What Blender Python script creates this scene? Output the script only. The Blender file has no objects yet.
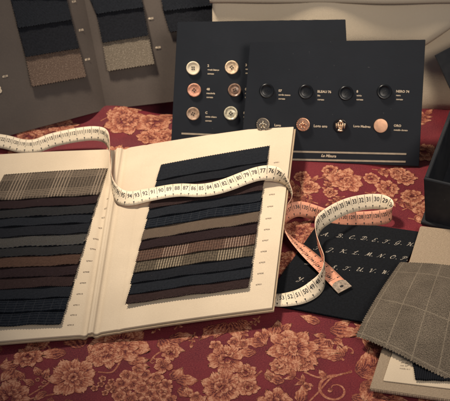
import bpy, bmesh, math, random
from mathutils import Vector as V
random.seed(7)
S=bpy.context.scene; COL=S.collection
rad=math.radians
# ------------------------------------------------------------------ camera
EL=rad(42); D=1.2; FP=1080.0
CAM=V((0,-D*math.cos(EL),D*math.sin(EL))); FW=(-CAM).normalized(); RT=V((1,0,0)); UP=RT.cross(FW)
cd=bpy.data.cameras.new('camera'); cam=bpy.data.objects.new('camera',cd); COL.objects.link(cam)
cam.location=CAM; cam.rotation_euler=(math.pi/2-EL,0,0)
cd.sensor_width=36; cd.lens=36*FP/450; cd.clip_start=.05; cd.clip_end=50
cd.dof.use_dof=True; cd.dof.focus_distance=1.10; cd.dof.aperture_fstop=13.0
S.camera=cam
def ray(x,y): return FW*FP+RT*(x-225)+UP*(200.5-y)
def P(x,y,z=0.0):
    d=ray(x,y); return CAM+d*((z-CAM.z)/d.z)
def proj(p):
    q=p-CAM; k=FP/q.dot(FW); return (225+q.dot(RT)*k, 200.5-q.dot(UP)*k)
# ------------------------------------------------------------------ node helper
class NT:
    def __init__(s,name,rough=.8,spec=.3):
        s.m=bpy.data.materials.new(name); s.m.use_nodes=True; s.t=s.m.node_tree; s.n=s.t.nodes
        s.b=s.n['Principled BSDF']; s.b.inputs['Roughness'].default_value=rough
        s.b.inputs['Specular IOR Level'].default_value=spec
    def put(s,sock,v):
        if isinstance(v,bpy.types.NodeSocket): s.t.links.new(v,sock)
        elif isinstance(v,(tuple,list)): sock.default_value=tuple(v)+((1,) if len(v)==3 and sock.type=='RGBA' else ())
        else: sock.default_value=v
    def f(s,op,a,b=None,c=None):
        n=s.n.new('ShaderNodeMath'); n.operation=op
        for i,v in enumerate((a,b,c)):
            if v is not None: s.put(n.inputs[i],v)
        return n.outputs[0]
    def uv(s):
        n=s.n.new('ShaderNodeTexCoord'); x=s.n.new('ShaderNodeSeparateXYZ'); s.t.links.new(n.outputs['UV'],x.inputs[0])
        s.uvo=n.outputs['UV']; s.obj=n.outputs['Object']; return x.outputs[0],x.outputs[1]
    def noise(s,scale,vec=None,detail=2,rough=.5,dist=0):
        n=s.n.new('ShaderNodeTexNoise'); n.inputs['Scale'].default_value=scale; n.inputs['Detail'].default_value=detail
        n.inputs['Roughness'].default_value=rough; n.inputs['Distortion'].default_value=dist
        if vec is None:
            if not hasattr(s,'obj'): s.uv()
            vec=s.obj
        s.put(n.inputs['Vector'],vec); return n.outputs['Fac']
    def scalev(s,vec,xyz):
        n=s.n.new('ShaderNodeVectorMath'); n.operation='MULTIPLY'; s.put(n.inputs[0],vec); n.inputs[1].default_value=xyz; return n.outputs[0]
    def mix(s,f,a,b):
        n=s.n.new('ShaderNodeMix'); n.data_type='RGBA'; s.put(n.inputs[0],f); s.put(n.inputs[6],a); s.put(n.inputs[7],b); return n.outputs[2]
    def ramp(s,f,lo,hi):
        n=s.n.new('ShaderNodeMapRange'); n.interpolation_type='SMOOTHSTEP'; s.put(n.inputs[0],f); n.inputs[1].default_value=lo; n.inputs[2].default_value=hi; return n.outputs[0]
    def stripe(s,x,period,width,soft=.05,off=0.0):   # 1 inside thin stripe
        u=s.f('FRACT',s.f('ADD',s.f('DIVIDE',x,period),off+100)); d=s.f('ABSOLUTE',s.f('SUBTRACT',u,.5))
        return s.ramp(d,width/2+soft,width/2-soft) if False else s.f('SUBTRACT',1.0,s.ramp(d,width/2-soft/2,width/2+soft/2))
    def col(s,c): s.put(s.b.inputs['Base Color'],c); return s
    def bump(s,h,dist=.0003,strength=1.0):
        n=s.n.new('ShaderNodeBump'); n.inputs['Distance'].default_value=dist; n.inputs['Strength'].default_value=strength
        s.put(n.inputs['Height'],h); s.t.links.new(n.outputs[0],s.b.inputs['Normal']); return s
    def set(s,**k):
        for a,v in k.items(): s.put(s.b.inputs[a.replace('_',' ')],v)
        return s
def paper(name,c,c2,rough=.75,sc=900,bd=.00008):
    t=NT(name,rough,.25); t.uv()
    n=t.noise(sc,detail=3); w=t.noise(14,detail=3); k=t.f('ADD',t.f('MULTIPLY',n,.35),t.f('MULTIPLY',w,.65))
    return t.col(t.mix(t.ramp(k,.3,.7),c,c2)).bump(n,bd).m
def weave(t,u,v,p):
    a=t.f('SINE',t.f('MULTIPLY',u,2*math.pi/p)); b=t.f('SINE',t.f('MULTIPLY',v,2*math.pi/p)); return t.f('MULTIPLY',a,b)
def fabric(name,base,acc,kind='plain',amt=.5,acc2=None,acc3=None,amt2=0.0):
    t=NT(name,.92,.05); u,v=t.uv()
    fine=t.noise(1500,t.uvo,2); med=t.noise(420,t.uvo,3,.6); big=t.noise(60,t.uvo,2)
    tw=t.f('SINE',t.f('MULTIPLY',t.f('ADD',u,v),2*math.pi/.0011))
    h=t.f('ADD',tw,t.f('MULTIPLY',fine,1.5))
    c=t.mix(t.ramp(med,.3,.75),base,tuple(x*2.0+.002 for x in base))
    if kind=='tweed':
        c=t.mix(t.ramp(t.noise(1500,t.uvo,3,.9),.42,.58),base,acc)
        c=t.mix(t.f('MULTIPLY',t.ramp(t.noise(620,t.scalev(t.uvo,(1,1.6,1)),2,.6),.55,.7),.8),c,acc2 or acc)
    elif kind=='dots':
        d=t.f('MULTIPLY',t.f('SINE',t.f('MULTIPLY',t.f('ADD',u,v),2*math.pi/.0019)),t.f('SINE',t.f('MULTIPLY',t.f('SUBTRACT',u,v),2*math.pi/.0030)))
        c=t.mix(t.f('MULTIPLY',t.ramp(t.f('ADD',d,t.f('MULTIPLY',fine,.6)),.55,1.0),amt),c,acc)
    elif kind=='twill':
        d=t.f('SINE',t.f('MULTIPLY',t.f('ADD',u,t.f('MULTIPLY',v,.8)),2*math.pi/.0019))
        c=t.mix(t.f('MULTIPLY',t.ramp(t.f('ADD',d,t.f('MULTIPLY',med,1.2)),.0,1.3),amt),c,acc)
    elif kind=='herring':
        z=t.f('PINGPONG',u,.004); d=t.f('SINE',t.f('MULTIPLY',t.f('ADD',v,z),2*math.pi/.0017))
        c=t.mix(t.f('MULTIPLY',t.ramp(t.f('ADD',d,t.f('MULTIPLY',fine,.9)),-.1,1.1),amt),c,acc)
    elif kind=='glen':
        # groups of fine dark/light lines both ways
        gu=t.f('ADD',.35,t.f('MULTIPLY',t.stripe(u,.046,.40,.1),.65)); gv=t.stripe(v,.030,.45,.02,.2)
        su=t.stripe(u,.0033,.40,.3); sv=t.stripe(v,.0030,.5,.2)
        k=t.f('MAXIMUM',t.f('MULTIPLY',gu,su),t.f('MULTIPLY',t.f('MULTIPLY',gv,sv),.55))
        c=t.mix(t.ramp(med,.35,.7),base,acc2)
        c=t.mix(t.f('MULTIPLY',k,amt),c,acc)
        c=t.mix(t.f('MULTIPLY',t.ramp(t.f('ADD',weave(t,u,v,.0013),t.f('MULTIPLY',fine,1.0)),.4,1.2),.35),c,acc)
    elif kind=='tartan':
        g=t.stripe(t.f('SUBTRACT',u,amt2+.004),.064,.42,.02); s1=t.stripe(u,.0027,.40,.3); hor=t.stripe(v,.0042,.28,.2)
        c=t.mix(t.ramp(med,.3,.75),base,acc2)
        c=t.mix(t.f('MULTIPLY',t.f('MULTIPLY',t.f('ADD',.22,t.f('MULTIPLY',g,.78)),s1),amt),c,acc)
        c=t.mix(t.f('MULTIPLY',hor,.35),c,acc3 or base)
        c=t.mix(t.f('MULTIPLY',t.ramp(weave(t,u,v,.0014),.2,.9),.25),c,acc)
    elif kind=='windowpane':
        c=t.mix(t.ramp(t.noise(1500,t.scalev(t.uvo,(1,.7,1)),3,.9),.40,.60),base,acc2); c=t.mix(t.f('MULTIPLY',t.ramp(t.noise(45,t.uvo,3,.6),.35,.7),.35),c,base); c=t.mix(t.f('MULTIPLY',t.ramp(weave(t,u,v,.0017),.1,.8),.30),c,acc)
        tww=t.f('SINE',t.f('MULTIPLY',t.f('ADD',u,v),2*math.pi/.0016)); c=t.mix(t.f('MULTIPLY',t.ramp(tww,-.2,.9),.35),c,base)
        br=t.ramp(fine,.3,.6)
        k=t.f('MAXIMUM',t.stripe(u,.0235,.045,.03,.28),t.stripe(v,.046,.022,.015,.1))
        c=t.mix(t.f('MULTIPLY',t.f('MULTIPLY',k,br),amt),c,acc)
    elif kind=='stripes':
        c=t.mix(t.f('MULTIPLY',t.f('MULTIPLY',t.stripe(v,.0035,.22,.15),t.ramp(fine,.3,.6)),amt),c,acc)
        c=t.mix(t.f('MULTIPLY',t.f('MULTIPLY',t.stripe(u,.009,.10,.08),t.ramp(fine,.3,.6)),amt*.7),c,acc)
    elif kind=='rib':
        r=t.f('SINE',t.f('MULTIPLY',u,2*math.pi/.0021)); c=t.mix(t.ramp(r,-.5,1),base,acc); h=t.f('MULTIPLY',r,2.0)
    c=t.mix(t.f('MULTIPLY',t.ramp(t.noise(260,t.scalev(t.uvo,(1,1.3,1)),1),.80,.83),.7),c,(.4,.36,.3))
    t.col(c).bump(h,.00030)
    t.set(Sheen_Weight=.02,Sheen_Roughness=.5)
    return t.m
def plainmat(name,c,rough=.5,metal=0,spec=.5,coat=0,nz=0,sc=200):
    t=NT(name,rough,spec); t.uv(); n=t.noise(sc,detail=4)
    t.col(t.mix(t.ramp(n,.25,.75),tuple(x*(1-.15-nz) for x in c),tuple(min(1,x*(1.1+nz)) for x in c)))
    t.set(Metallic=metal,Coat_Weight=coat); t.set(Roughness=t.f('ADD',rough-.05,t.f('MULTIPLY',n,.1)))
    return t.bump(n,.00003).m
# ------------------------------------------------------------------ mesh helper
class MB:
    def __init__(s): s.v=[];s.f=[];s.uv=[];s.c=[]
    def quad(s,pts,uvs=None):
        i=len(s.v); s.v+= [tuple(p) for p in pts]; s.f.append(tuple(range(i,i+len(pts)))); s.uv+= list(uvs) if uvs else [(p[0],p[1]) for p in pts]
    def grid(s,fn,nu,nv,uvfn=None,flip=False):
        i0=len(s.v); UVs=[]
        for j in range(nv+1):
            for i in range(nu+1):
                a,b=i/nu,j/nv; s.v.append(tuple(fn(a,b))); UVs.append(uvfn(a,b) if uvfn else (a,b))
        for j in range(nv):
            for i in range(nu):
                q=[j*(nu+1)+i,j*(nu+1)+i+1,(j+1)*(nu+1)+i+1,(j+1)*(nu+1)+i]
                if flip: q.reverse()
                s.f.append(tuple(i0+k for k in q)); s.uv+=[UVs[k] for k in q]
    def build(s,name,mat,parent=None,smooth=False,merge=None,bevel=None):
        me=bpy.data.meshes.new(name); me.from_pydata(s.v,[],s.f); u=me.uv_layers.new(name='UVMap')
        for k,l in enumerate(s.uv): u.data[k].uv=l
        if merge or bevel:
            b=bmesh.new(); b.from_mesh(me)
            if merge: bmesh.ops.remove_doubles(b,verts=b.verts,dist=merge)
            if bevel: bmesh.ops.bevel(b,geom=[e for e in b.edges if e.is_manifold and e.calc_face_angle(0)>.6],offset=bevel,segments=2,affect='EDGES',clamp_overlap=True)
            bmesh.ops.recalc_face_normals(b,faces=b.faces) if bevel else None
            b.to_mesh(me); b.free()
        if smooth: me.polygons.foreach_set('use_smooth',[True]*len(me.polygons))
        me.materials.append(mat); o=bpy.data.objects.new(name,me); COL.objects.link(o)
        if parent: o.parent=parent; o.matrix_parent_inverse.identity()
        return o
def rel(root,mb):   # express mesh in root's local frame (root has only a location)
    L=root.location
    mb.v=[(p[0]-L.x,p[1]-L.y,p[2]-L.z) for p in mb.v]; return mb
def thing(name,loc,label,cat,group=None):
    o=bpy.data.objects.new(name,None); COL.objects.link(o); o.location=loc; o.empty_display_size=.02
    o['label']=label;o['category']=cat
    if group:o['group']=group
    return o
def tag(o,label,cat,group=None,kind=None):
    if label:o['label']=label
    if cat:o['category']=cat
    if group:o['group']=group
    if kind:o['kind']=kind
    return o
def prism(mb,poly,nvec,t,uvf=None):   # poly ccw seen from nvec; top at poly, down by t
    n=len(poly); lo=[p-nvec*t for p in poly]
    uvf=uvf or (lambda p:(p[0],p[1]))
    mb.quad(poly,[uvf(p) for p in poly]); mb.quad(lo[::-1],[uvf(p) for p in lo[::-1]])
    for i in range(n):
        j=(i+1)%n; mb.quad([poly[j],poly[i],lo[i],lo[j]],[uvf(poly[j]),uvf(poly[i]),uvf(lo[i]),uvf(lo[j])])
# ------------------------------------------------------------------ text -> flat triangles
_tc={}
def glyphs(body,bold=0.0,shear=0.0):
    k=(body,bold,shear)
    if k in _tc: return _tc[k]
    c=bpy.data.curves.new('t','FONT'); c.body=body; c.size=1; c.align_x='CENTER'; c.align_y='CENTER'; c.resolution_u=2; c.offset=bold; c.shear=shear
    o=bpy.data.objects.new('t',c); COL.objects.link(o)
    bpy.context.view_layer.update()
    me=o.evaluated_get(bpy.context.evaluated_depsgraph_get()).to_mesh()
    r=([tuple(v.co) for v in me.vertices],[tuple(p.vertices) for p in me.polygons])
    bpy.data.objects.remove(o); bpy.data.curves.remove(c); _tc[k]=r; return r
def put_text(mb,body,fn,size,bold=0.0,shear=0.0,align='C'):
    vs,fs=glyphs(body,bold,shear)
    if not vs: return
    x0=min(v[0] for v in vs) if align=='L' else 0
    i=len(mb.v); mb.v+=[tuple(fn((v[0]-x0)*size,v[1]*size)) for v in vs]
    for f in fs: mb.f.append(tuple(i+k for k in f)); mb.uv+=[(0,0)]*len(f)
# ------------------------------------------------------------------ tablecloth
def H(x,y):
    a=-.0006*(1+math.sin(x*31+y*17))-.0005*(1+math.sin(y*43-x*9+1))
    k=max(0,min(1,(y-.10)/.10)); k*=max(0,min(1,(.03-x)/.06))
    if k>0: a-=k*(.0062*(1+math.sin(y*88+x*30+.5*math.sin(x*45)))+.0042*(1+math.sin(x*62-y*38)))
    k2=max(0,min(1,(x-.12)/.08))*max(0,min(1,(y-.02)/.05)); a-=k2*.0014*(1+math.sin(x*95+y*40))
    return a
t=NT('burgundy_satin_damask',.55,.22); u,v=t.uv()
n1=t.noise(26,t.uvo,3); fine=t.noise(680,t.scalev(t.uvo,(1,1.7,1)),3,.7)
c=t.mix(t.ramp(n1,.3,.7),(.085,.008,.016),(.135,.0125,.021)); c=t.mix(t.f('MULTIPLY',t.ramp(fine,.42,.66),.55),c,(.24,.040,.038))
t.col(c).bump(t.f('ADD',fine,t.f('MULTIPLY',t.f('SINE',t.f('MULTIPLY',v,2*math.pi/.0008)),.3)),.00025)
M_CLOTH=t.m
# woven copper flowers: UV = (along petal, across petal -1..1)
t=NT('copper_brocade_thread',.6,.25); u,v=t.uv()
av=t.f('ABSOLUTE',v)
nz=t.noise(520,t.obj,3,.7); nf=t.noise(1100,t.scalev(t.obj,(1,2,1)),2); nb=t.noise(150,t.obj,3,.6)
e=t.f('MAXIMUM',t.f('MULTIPLY',t.f('POWER',av,1.5),t.f('ADD',.35,t.f('MULTIPLY',u,.65))),t.f('SUBTRACT',t.f('MULTIPLY',u,1.12),.12))
rays=t.f('SINE',t.f('MULTIPLY',t.f('ADD',v,t.f('MULTIPLY',nb,.5)),13.0))
k=t.f('ADD',.10,t.f('MULTIPLY',t.ramp(e,.10,.82),.80))
k=t.f('ADD',k,t.f('MULTIPLY',rays,t.f('SUBTRACT',.30,t.f('MULTIPLY',e,.25))))
k=t.f('ADD',k,t.f('MULTIPLY',t.f('SUBTRACT',nz,.5),2.1)); k=t.f('ADD',k,t.f('MULTIPLY',t.f('SUBTRACT',nb,.5),1.3))
rim=t.f('MAXIMUM',t.ramp(av,.80,.98),t.ramp(u,.94,1.0))
k=t.f('SUBTRACT',k,t.f('MULTIPLY',rim,.60))
c1_=t.mix(t.ramp(k,-.15,.45),(.085,.012,.015),(.30,.088,.047)); c=t.mix(t.ramp(k,.45,1.15),c1_,(.52,.25,.15))
c=t.mix(t.f('MULTIPLY',t.ramp(nf,.52,.70),.40),c,(.11,.022,.02))
t.col(c).bump(t.f('ADD',nf,t.f('ADD',nz,t.f('MULTIPLY',k,.8))),.00035); M_FLOWER=t.m
cloth=MB()
X0,X1,Y0,Y1=-.62,.62,-.42,.62
cloth.grid(lambda a,b:(X0+(X1-X0)*a,Y0+(Y1-Y0)*b,H(X0+(X1-X0)*a,Y0+(Y1-Y0)*b)),440,380,lambda a,b:((X1-X0)*a,(Y1-Y0)*b))
cl=cloth.build('tablecloth',M_CLOTH,smooth=True)
tag(cl,'burgundy damask tablecloth woven with copper flowers and leaves, under everything','tablecloth')
tb=MB(); prism(tb,[V((-.75,-.5,-.03)),V((.75,-.5,-.03)),V((.75,.75,-.03)),V((-.75,.75,-.03))],V((0,0,1)),.03)
tag(tb.build('table_top',plainmat('dark_oak_wood',(.10,.05,.025),.5)),None,None,kind='structure')
fl=MB(); zo=[0]
def pet(tf,L,W,p=1.3,q=.55,fr=.06,nu=9,nv=8,curve=0.0,ph=None):
    ph=random.random()*9 if ph is None else ph; zo[0]+=1; dz=.00022+(zo[0]%45)*.000009
    def fn(a,b):
        w=b*2-1; u_=a
        hw=W*(math.sin(math.pi*min(1,max(0,.03+.94*u_))**p))**q*(1+fr*math.sin(u_*17+ph))
        x=L*u_*(1-.10*abs(w)**2.5+fr*(.9*math.sin(w*7+ph)+.5*math.sin(w*16+ph*2))*u_); y=hw*w+curve*L*u_*u_
        X,Y=tf(x,y); return (X,Y,H(X,Y)+dz)
    fl.grid(fn,nu,nv,lambda a,b:(a,b*2-1))
def TF(cx,cy,ang,sc=1.0,ox=0,oy=0,a2=0):
    ca,sa=math.cos(ang),math.sin(ang); c2,s2=math.cos(a2),math.sin(a2)
    def f(x,y):
        x,y=ox+x*c2-y*s2,oy+x*s2+y*c2
        return (cx+sc*(x*ca-y*sa),cy+sc*(x*sa+y*ca))
    return f
R_=random.uniform
def ring(cx,cy,sc,n,r0,L,W,ang=0,jit=.12,**k):
    for i in range(n):
        a=ang+2*math.pi*i/n+R_(-jit,jit); l=L*R_(.9,1.1)
        pet(TF(cx,cy,a,sc,r0),l,W*R_(.9,1.1),**k)
def poppy(cx,cy,r,ang=0):
    zo[0]=14
    r*=.86
    ring(cx,cy,r,10,.15,.88,.30,ang,p=1.9,q=.6,fr=.07)
    ring(cx,cy,r,9,.10,.42,.13,ang+.3,p=1.2)
    ring(cx,cy,r,7,.02,.20,.09,ang); 
def rose(cx,cy,r,ang=0):
    zo[0]=14; r*=.86
    for i in range(8):
        a=ang+2*math.pi*i/8+R_(-.15,.15); pet(TF(cx,cy,a,r,.28),R_(.66,.88),R_(.27,.36),p=1.25,q=.6,fr=.07)
    for i in range(7):
        a=ang+.4+2*math.pi*i/7+R_(-.2,.2); pet(TF(cx,cy,a,r,.20,R_(-.06,.06),R_(-.3,.3)),R_(.42,.52),R_(.24,.30),p=1.5,q=.5,fr=.07)
    for i in range(6):
        a=R_(0,6.28); pet(TF(cx,cy,a,r,R_(.05,.16),0,R_(1.0,1.7)),R_(.30,.42),R_(.10,.14),p=1.1,q=.6)
    ring(cx,cy,r,4,.0,.20,.12,ang+.9,.4,p=1.5,q=.5)
def peony(cx,cy,r,ang=0):
    zo[0]=14
    r*=.80
    for i in range(9):
        a=ang+2*math.pi*i/9+R_(-.1,.1); pet(TF(cx,cy,a,r,.25),R_(.7,.95),R_(.26,.38),p=1.7,q=.6,fr=.09)
    for i in range(16):
        a=R_(0,6.28); q_=R_(.05,.42); pet(TF(cx,cy,ang+a,r,q_,0,R_(-1.2,1.2)),R_(.25,.38),R_(.13,.2),p=1.5,q=.5)
def floret(cx,cy,r,ang=None):
    ang=R_(0,6) if ang is None else ang; zo[0]=14+random.randint(0,22)
    ring(cx,cy,r,5,.08,.92,.42,ang,.1,p=1.6,q=.5,nu=6,nv=4); ring(cx,cy,r,3,.0,.2,.12,ang,nu=3,nv=2)
def cluster(cx,cy,r,n=14):
    r*=.9
    pts=[]
    for k in range(n):
        rr=r*math.sqrt((k+.5)/n)*.82; a=k*2.4; floret(cx+rr*math.cos(a)*1.1,cy+rr*math.sin(a),r*.27)
def leaf(cx,cy,L,ang,w=.28,curve=0.0):
    zo[0]=random.randint(0,12)
    pet(TF(cx,cy,ang,L),1,w,p=.85,q=.8,fr=.12,nu=12,curve=curve)
def stem(pts,w=.0012,tip=.4):
    P_=[V((a,b,0)) for a,b in pts]; out=[]
    for i in range(len(P_)-1):
        p0=P_[max(0,i-1)];p1=P_[i];p2=P_[i+1];p3=P_[min(len(P_)-1,i+2)]
        for k in range(8):
            t_=k/8; out.append(.5*((2*p1)+(p2-p0)*t_+(2*p0-5*p1+4*p2-p3)*t_*t_+(3*p1-p0-3*p2+p3)*t_**3))
    out.append(P_[-1]); n=len(out)-1
    def fn(a,b):
        i=min(n-1,int(a*n)); p=out[i].lerp(out[i+1],a*n-i); d=(out[i+1]-out[i]).normalized(); s=V((-d.y,d.x,0))
        q=p+s*(b*2-1)*w*(1-(1-tip)*a); return (q.x,q.y,H(q.x,q.y)+.0002)
    fl.grid(fn,n,2,lambda a,b:(.55,(b*2-1)*.7))
def spray(cx,cy,L,ang,n=5,w=.25):
    x,y=cx,cy; pts=[(x,y)]; a=ang; bend=R_(-.25,.25)
    for k in range(n): a+=bend*.5; x+=L/n*math.cos(a); y+=L/n*math.sin(a); pts.append((x,y))
    stem(pts,.0008)
    for k in range(1,n):
        for s_ in (1,-1): leaf(pts[k][0],pts[k][1],L*R_(.3,.42),a+s_*R_(.6,1.0),w,.1*s_)
    leaf(pts[-1][0],pts[-1][1],L*.42,a,w)
def scroll(cx,cy,r,ang,turns=1.25,mir=1,w=.0022):
    pts=[]
    for k in range(18):
        q=k/17; rr=r*(1-q*.78); a=ang+mir*q*turns*2*math.pi; pts.append((cx+rr*math.cos(a),cy+rr*math.sin(a)))
    stem(pts,w,.35); leaf(pts[-1][0],pts[-1][1],r*.35,ang+mir*turns*6.28+mir*1.6,.4)
def acanthus(cx,cy,L,ang,mir=1,n=7):
    for k in range(n):
        q=k/(n-1); a=ang+mir*q*.9; x=cx+L*.55*q*math.cos(ang+mir*q*.4); y=cy+L*.55*q*math.sin(ang+mir*q*.4)
        leaf(x,y,L*(.50-.12*q),a+mir*.75-.1,.2,.25*mir)
        leaf(x,y,L*(.42-.1*q),a-mir*.5,.2,-.2*mir)
    stem([(cx,cy),(cx+L*.3*math.cos(ang),cy+L*.3*math.sin(ang)),(cx+L*.7*math.cos(ang+mir*.4),cy+L*.7*math.sin(ang+mir*.4))],.0015)
placed=[]
def at(x,y,r=.02):
    p=P(x,y,0); placed.append((p.x,p.y,r)); return p.x,p.y
PX=.00113  # metres per pixel near the front
def A(deg): return rad(deg)
# stems and scrolls first, then leaves, then flowers
for pl in ([(88,346),(90,360),(84,372)],[(62,392),(40,396),(20,400)],[(60,372),(45,385),(28,395)],[(205,401),(215,392),(226,382)],
           [(262,370),(245,385),(238,392)],[(304,371),(320,377),(340,374),(352,370)],[(352,371),(332,377),(318,392),(306,404)],
           [(150,361),(156,354),(163,350)],[(120,362),(112,372),(98,372)]):
    stem([at(*q,r=.004) for q in pl],.0010,.8)
x,y=at(335,389); scroll(x,y,.017,A(80),1.2,1,.0016); spray(x-.02,y+.004,.03,A(150),3); spray(x+.015,y-.012,.03,A(-20),3)
x,y=at(349,352); scroll(x,y,.011,A(-120),-0.8,1,.0012)
x,y=at(46,347); scroll(x,y,.006,A(-100),.5,1,.0016)
x,y=at(153,361); scroll(x,y,.004,A(20),1.0,1,.0008)
x,y=at(356,371); acanthus(x,y,.055,A(10),1,6)
x,y=at(362,382); acanthus(x,y,.04,A(-30),-1,5)
x,y=at(372,352); acanthus(x,y,.04,A(60),1,5)
for (x,y,L,a,w) in ((66,352,.026,190,.28),(82,347,.030,120,.4),(70,340,.022,140,.3),(34,348,.02,40,.4),(20,362,.02,200,.3),(14,366,.02,240,.3),(30,350,.018,80,.35),
    (172,379,.017,60,.36),(176,380,.020,10,.36),(178,388,.016,-30,.42),(190,396,.012,100,.4),(194,402,.014,30,.4),
    (268,338,.014,110,.4),(279,331,.014,95,.35),(283,330,.012,50,.35),(266,343,.022,170,.32),(260,340,.012,110,.4),(256,352,.02,180,.28),(312,344,.024,5,.3),(310,350,.028,-12,.32),
    (284,381,.020,160,.3),(270,380,.014,100,.3),(262,334,.014,-70,.3),(276,325,.018,-100,.35),(225,322,.022,-110,.35),(231,322,.024,-70,.35),(238,320,.018,-40,.3),(215,325,.022,-130,.3),
    (328,340,.016,-95,.3),(334,338,.013,-50,.35),(326,336,.012,170,.3),(333,330,.022,30,.3),(330,329,.03,-15,.3),(320,322,.02,160,.3),(352,330,.02,-20,.35),
    (342,357,.018,175,.3),(343,356,.014,100,.3),(343,352,.01,60,.3),(326,378,.012,120,.3),(352,396,.03,-20,.3),(386,398,.02,-10,.3),(300,402,.02,80,.3),
    (40,375,.012,120,.35),(44,378,.012,80,.35),(34,384,.013,150,.3),(46,391,.014,220,.3),(52,397,.014,250,.3),(24,379,.015,130,.3),(12,384,.02,100,.3),(3,392,.02,60,.3),(66,399,.018,-60,.3),(2,347,.03,200,.3),
    (128,362,.02,10,.3),(135,364,.014,-20,.3),(164,343,.022,-30,.3),(169,338,.024,5,.3),(160,338,.02,-60,.35),(4,370,.015,90,.3)):
    X,Y=at(x,y,.008); leaf(X,Y,L,A(a),w,R_(-.15,.15))
x,y=at(73,377,.03); poppy(x,y,.0265,.2)
x,y=at(120,343,.04); rose(x,y,.032,.6); x,y=at(106,352); rose(x,y,.022,1.2)
x,y=at(28,356,.02); peony(x,y,.017,.3)
x,y=at(138,388,.035); cluster(x,y,.030,20); x,y=at(105,387); cluster(x,y,.015,7); x,y=at(160,396); cluster(x,y,.016,8)
x,y=at(10,397); peony(x,y,.022)
x,y=at(41,382); cluster(x,y,.010,4)
x,y=at(163,365); floret(x,y,.010); x,y=at(171,352); peony(x,y,.011)
x,y=at(226,358,.03); peony(x,y,.021,.2); x,y=at(222,386,.03); peony(x,y,.024); x,y=at(246,372); peony(x,y,.013); x,y=at(248,386,.02); peony(x,y,.013); 
for q in ((216,345),(234,342),(243,344),(196,396),(166,384),(165,392),(170,399)): x,y=at(*q,r=.006); floret(x,y,.007)
x,y=at(293,349,.04); rose(x,y,.030,.1); x,y=at(304,362); peony(x,y,.015); x,y=at(281,366); peony(x,y,.014)
x,y=at(275,402,.02); peony(x,y,.020)
x,y=at(365,326); peony(x,y,.012)
# middle and far areas seen in the photo
for (x,y,r,k) in ((346,180,.024,1),(310,186,.014,2),(302,176,.012,2),(388,188,.017,2),(412,196,.016,2),(405,176,.016,2),(424,150,.02,2),(330,170,.012,2),(300,232,.022,2),(288,262,.02,1),(292,285,.016,2),(398,170,.012,2),(372,178,.012,2),(330,192,.01,2),(428,212,.02,1),
                  (60,120,.024,1),(90,130,.02,2),(125,118,.03,1),(155,118,.025,2),(150,135,.02,2),(30,135,.02,2),(170,110,.018,2),(20,155,.02,1),(165,135,.02,2)):
    X,Y=at(x,y,r); (rose if k==1 else peony)(X,Y,r,R_(0,6))
for (x,y,L,a) in ((318,203,.03,150),(305,205,.035,125),(312,196,.035,140),(325,192,.02,60),(365,192,.025,-20),(378,202,.03,10),(402,210,.03,30),(345,196,.02,200),(372,168,.03,0),(300,196,.03,60),(298,250,.03,-120),(290,240,.03,60),(408,218,.03,-20),(318,178,.025,20),(100,116,.04,20),(140,128,.04,-10),(75,133,.04,170),(45,140,.03,100),(395,160,.03,40)):
    X,Y=at(x,y,.01); spray(X,Y,L,A(a),4)
rr=random.Random(11); small=[]
for k in range(500):
    px_,py_=rr.uniform(0,400),rr.uniform(318,401); q=P(px_,py_,0)
    if any((q.x-a)**2+(q.y-b)**2<(c*.80+.008)**2 for a,b,c in placed) or any((q.x-a)**2+(q.y-b)**2<.013**2 for a,b in small): continue
    small.append((q.x,q.y)); random.seed(k); aa=rr.uniform(0,6.28)
    if k%3==0: floret(q.x,q.y,.0055)
    else: spray(q.x-.008*math.cos(aa),q.y-.008*math.sin(aa),.015,aa,3,.3)
random.seed(5)
# the rest of the cloth carries the same kind of flowers
rr=random.Random(3)
for k in range(900):
    x=rr.uniform(-.5,.5); y=rr.uniform(-.34,.5); r=rr.choice((.02,.026,.03))
    pr=proj(V((x,y,0)))
    if 0<pr[0]<450 and pr[1]>300 and pr[1]<401: continue
    if any((x-a)**2+(y-b)**2<((r+c)*1.08)**2 for a,b,c in placed): continue
    placed.append((x,y,r)); kk=rr.random()
    if kk<.3: rose(x,y,r*.9,rr.random()*6)
    elif kk<.55: peony(x,y,r*.85)
    elif kk<.7: poppy(x,y,r*.85)
    else: spray(x-r*.8,y,r*1.8,rr.uniform(-1,1),5)
fo=fl.build('woven_flowers',M_FLOWER,cl,smooth=True); fo['label']='copper flowers, leaves and scrolls woven into the cloth'
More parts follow.
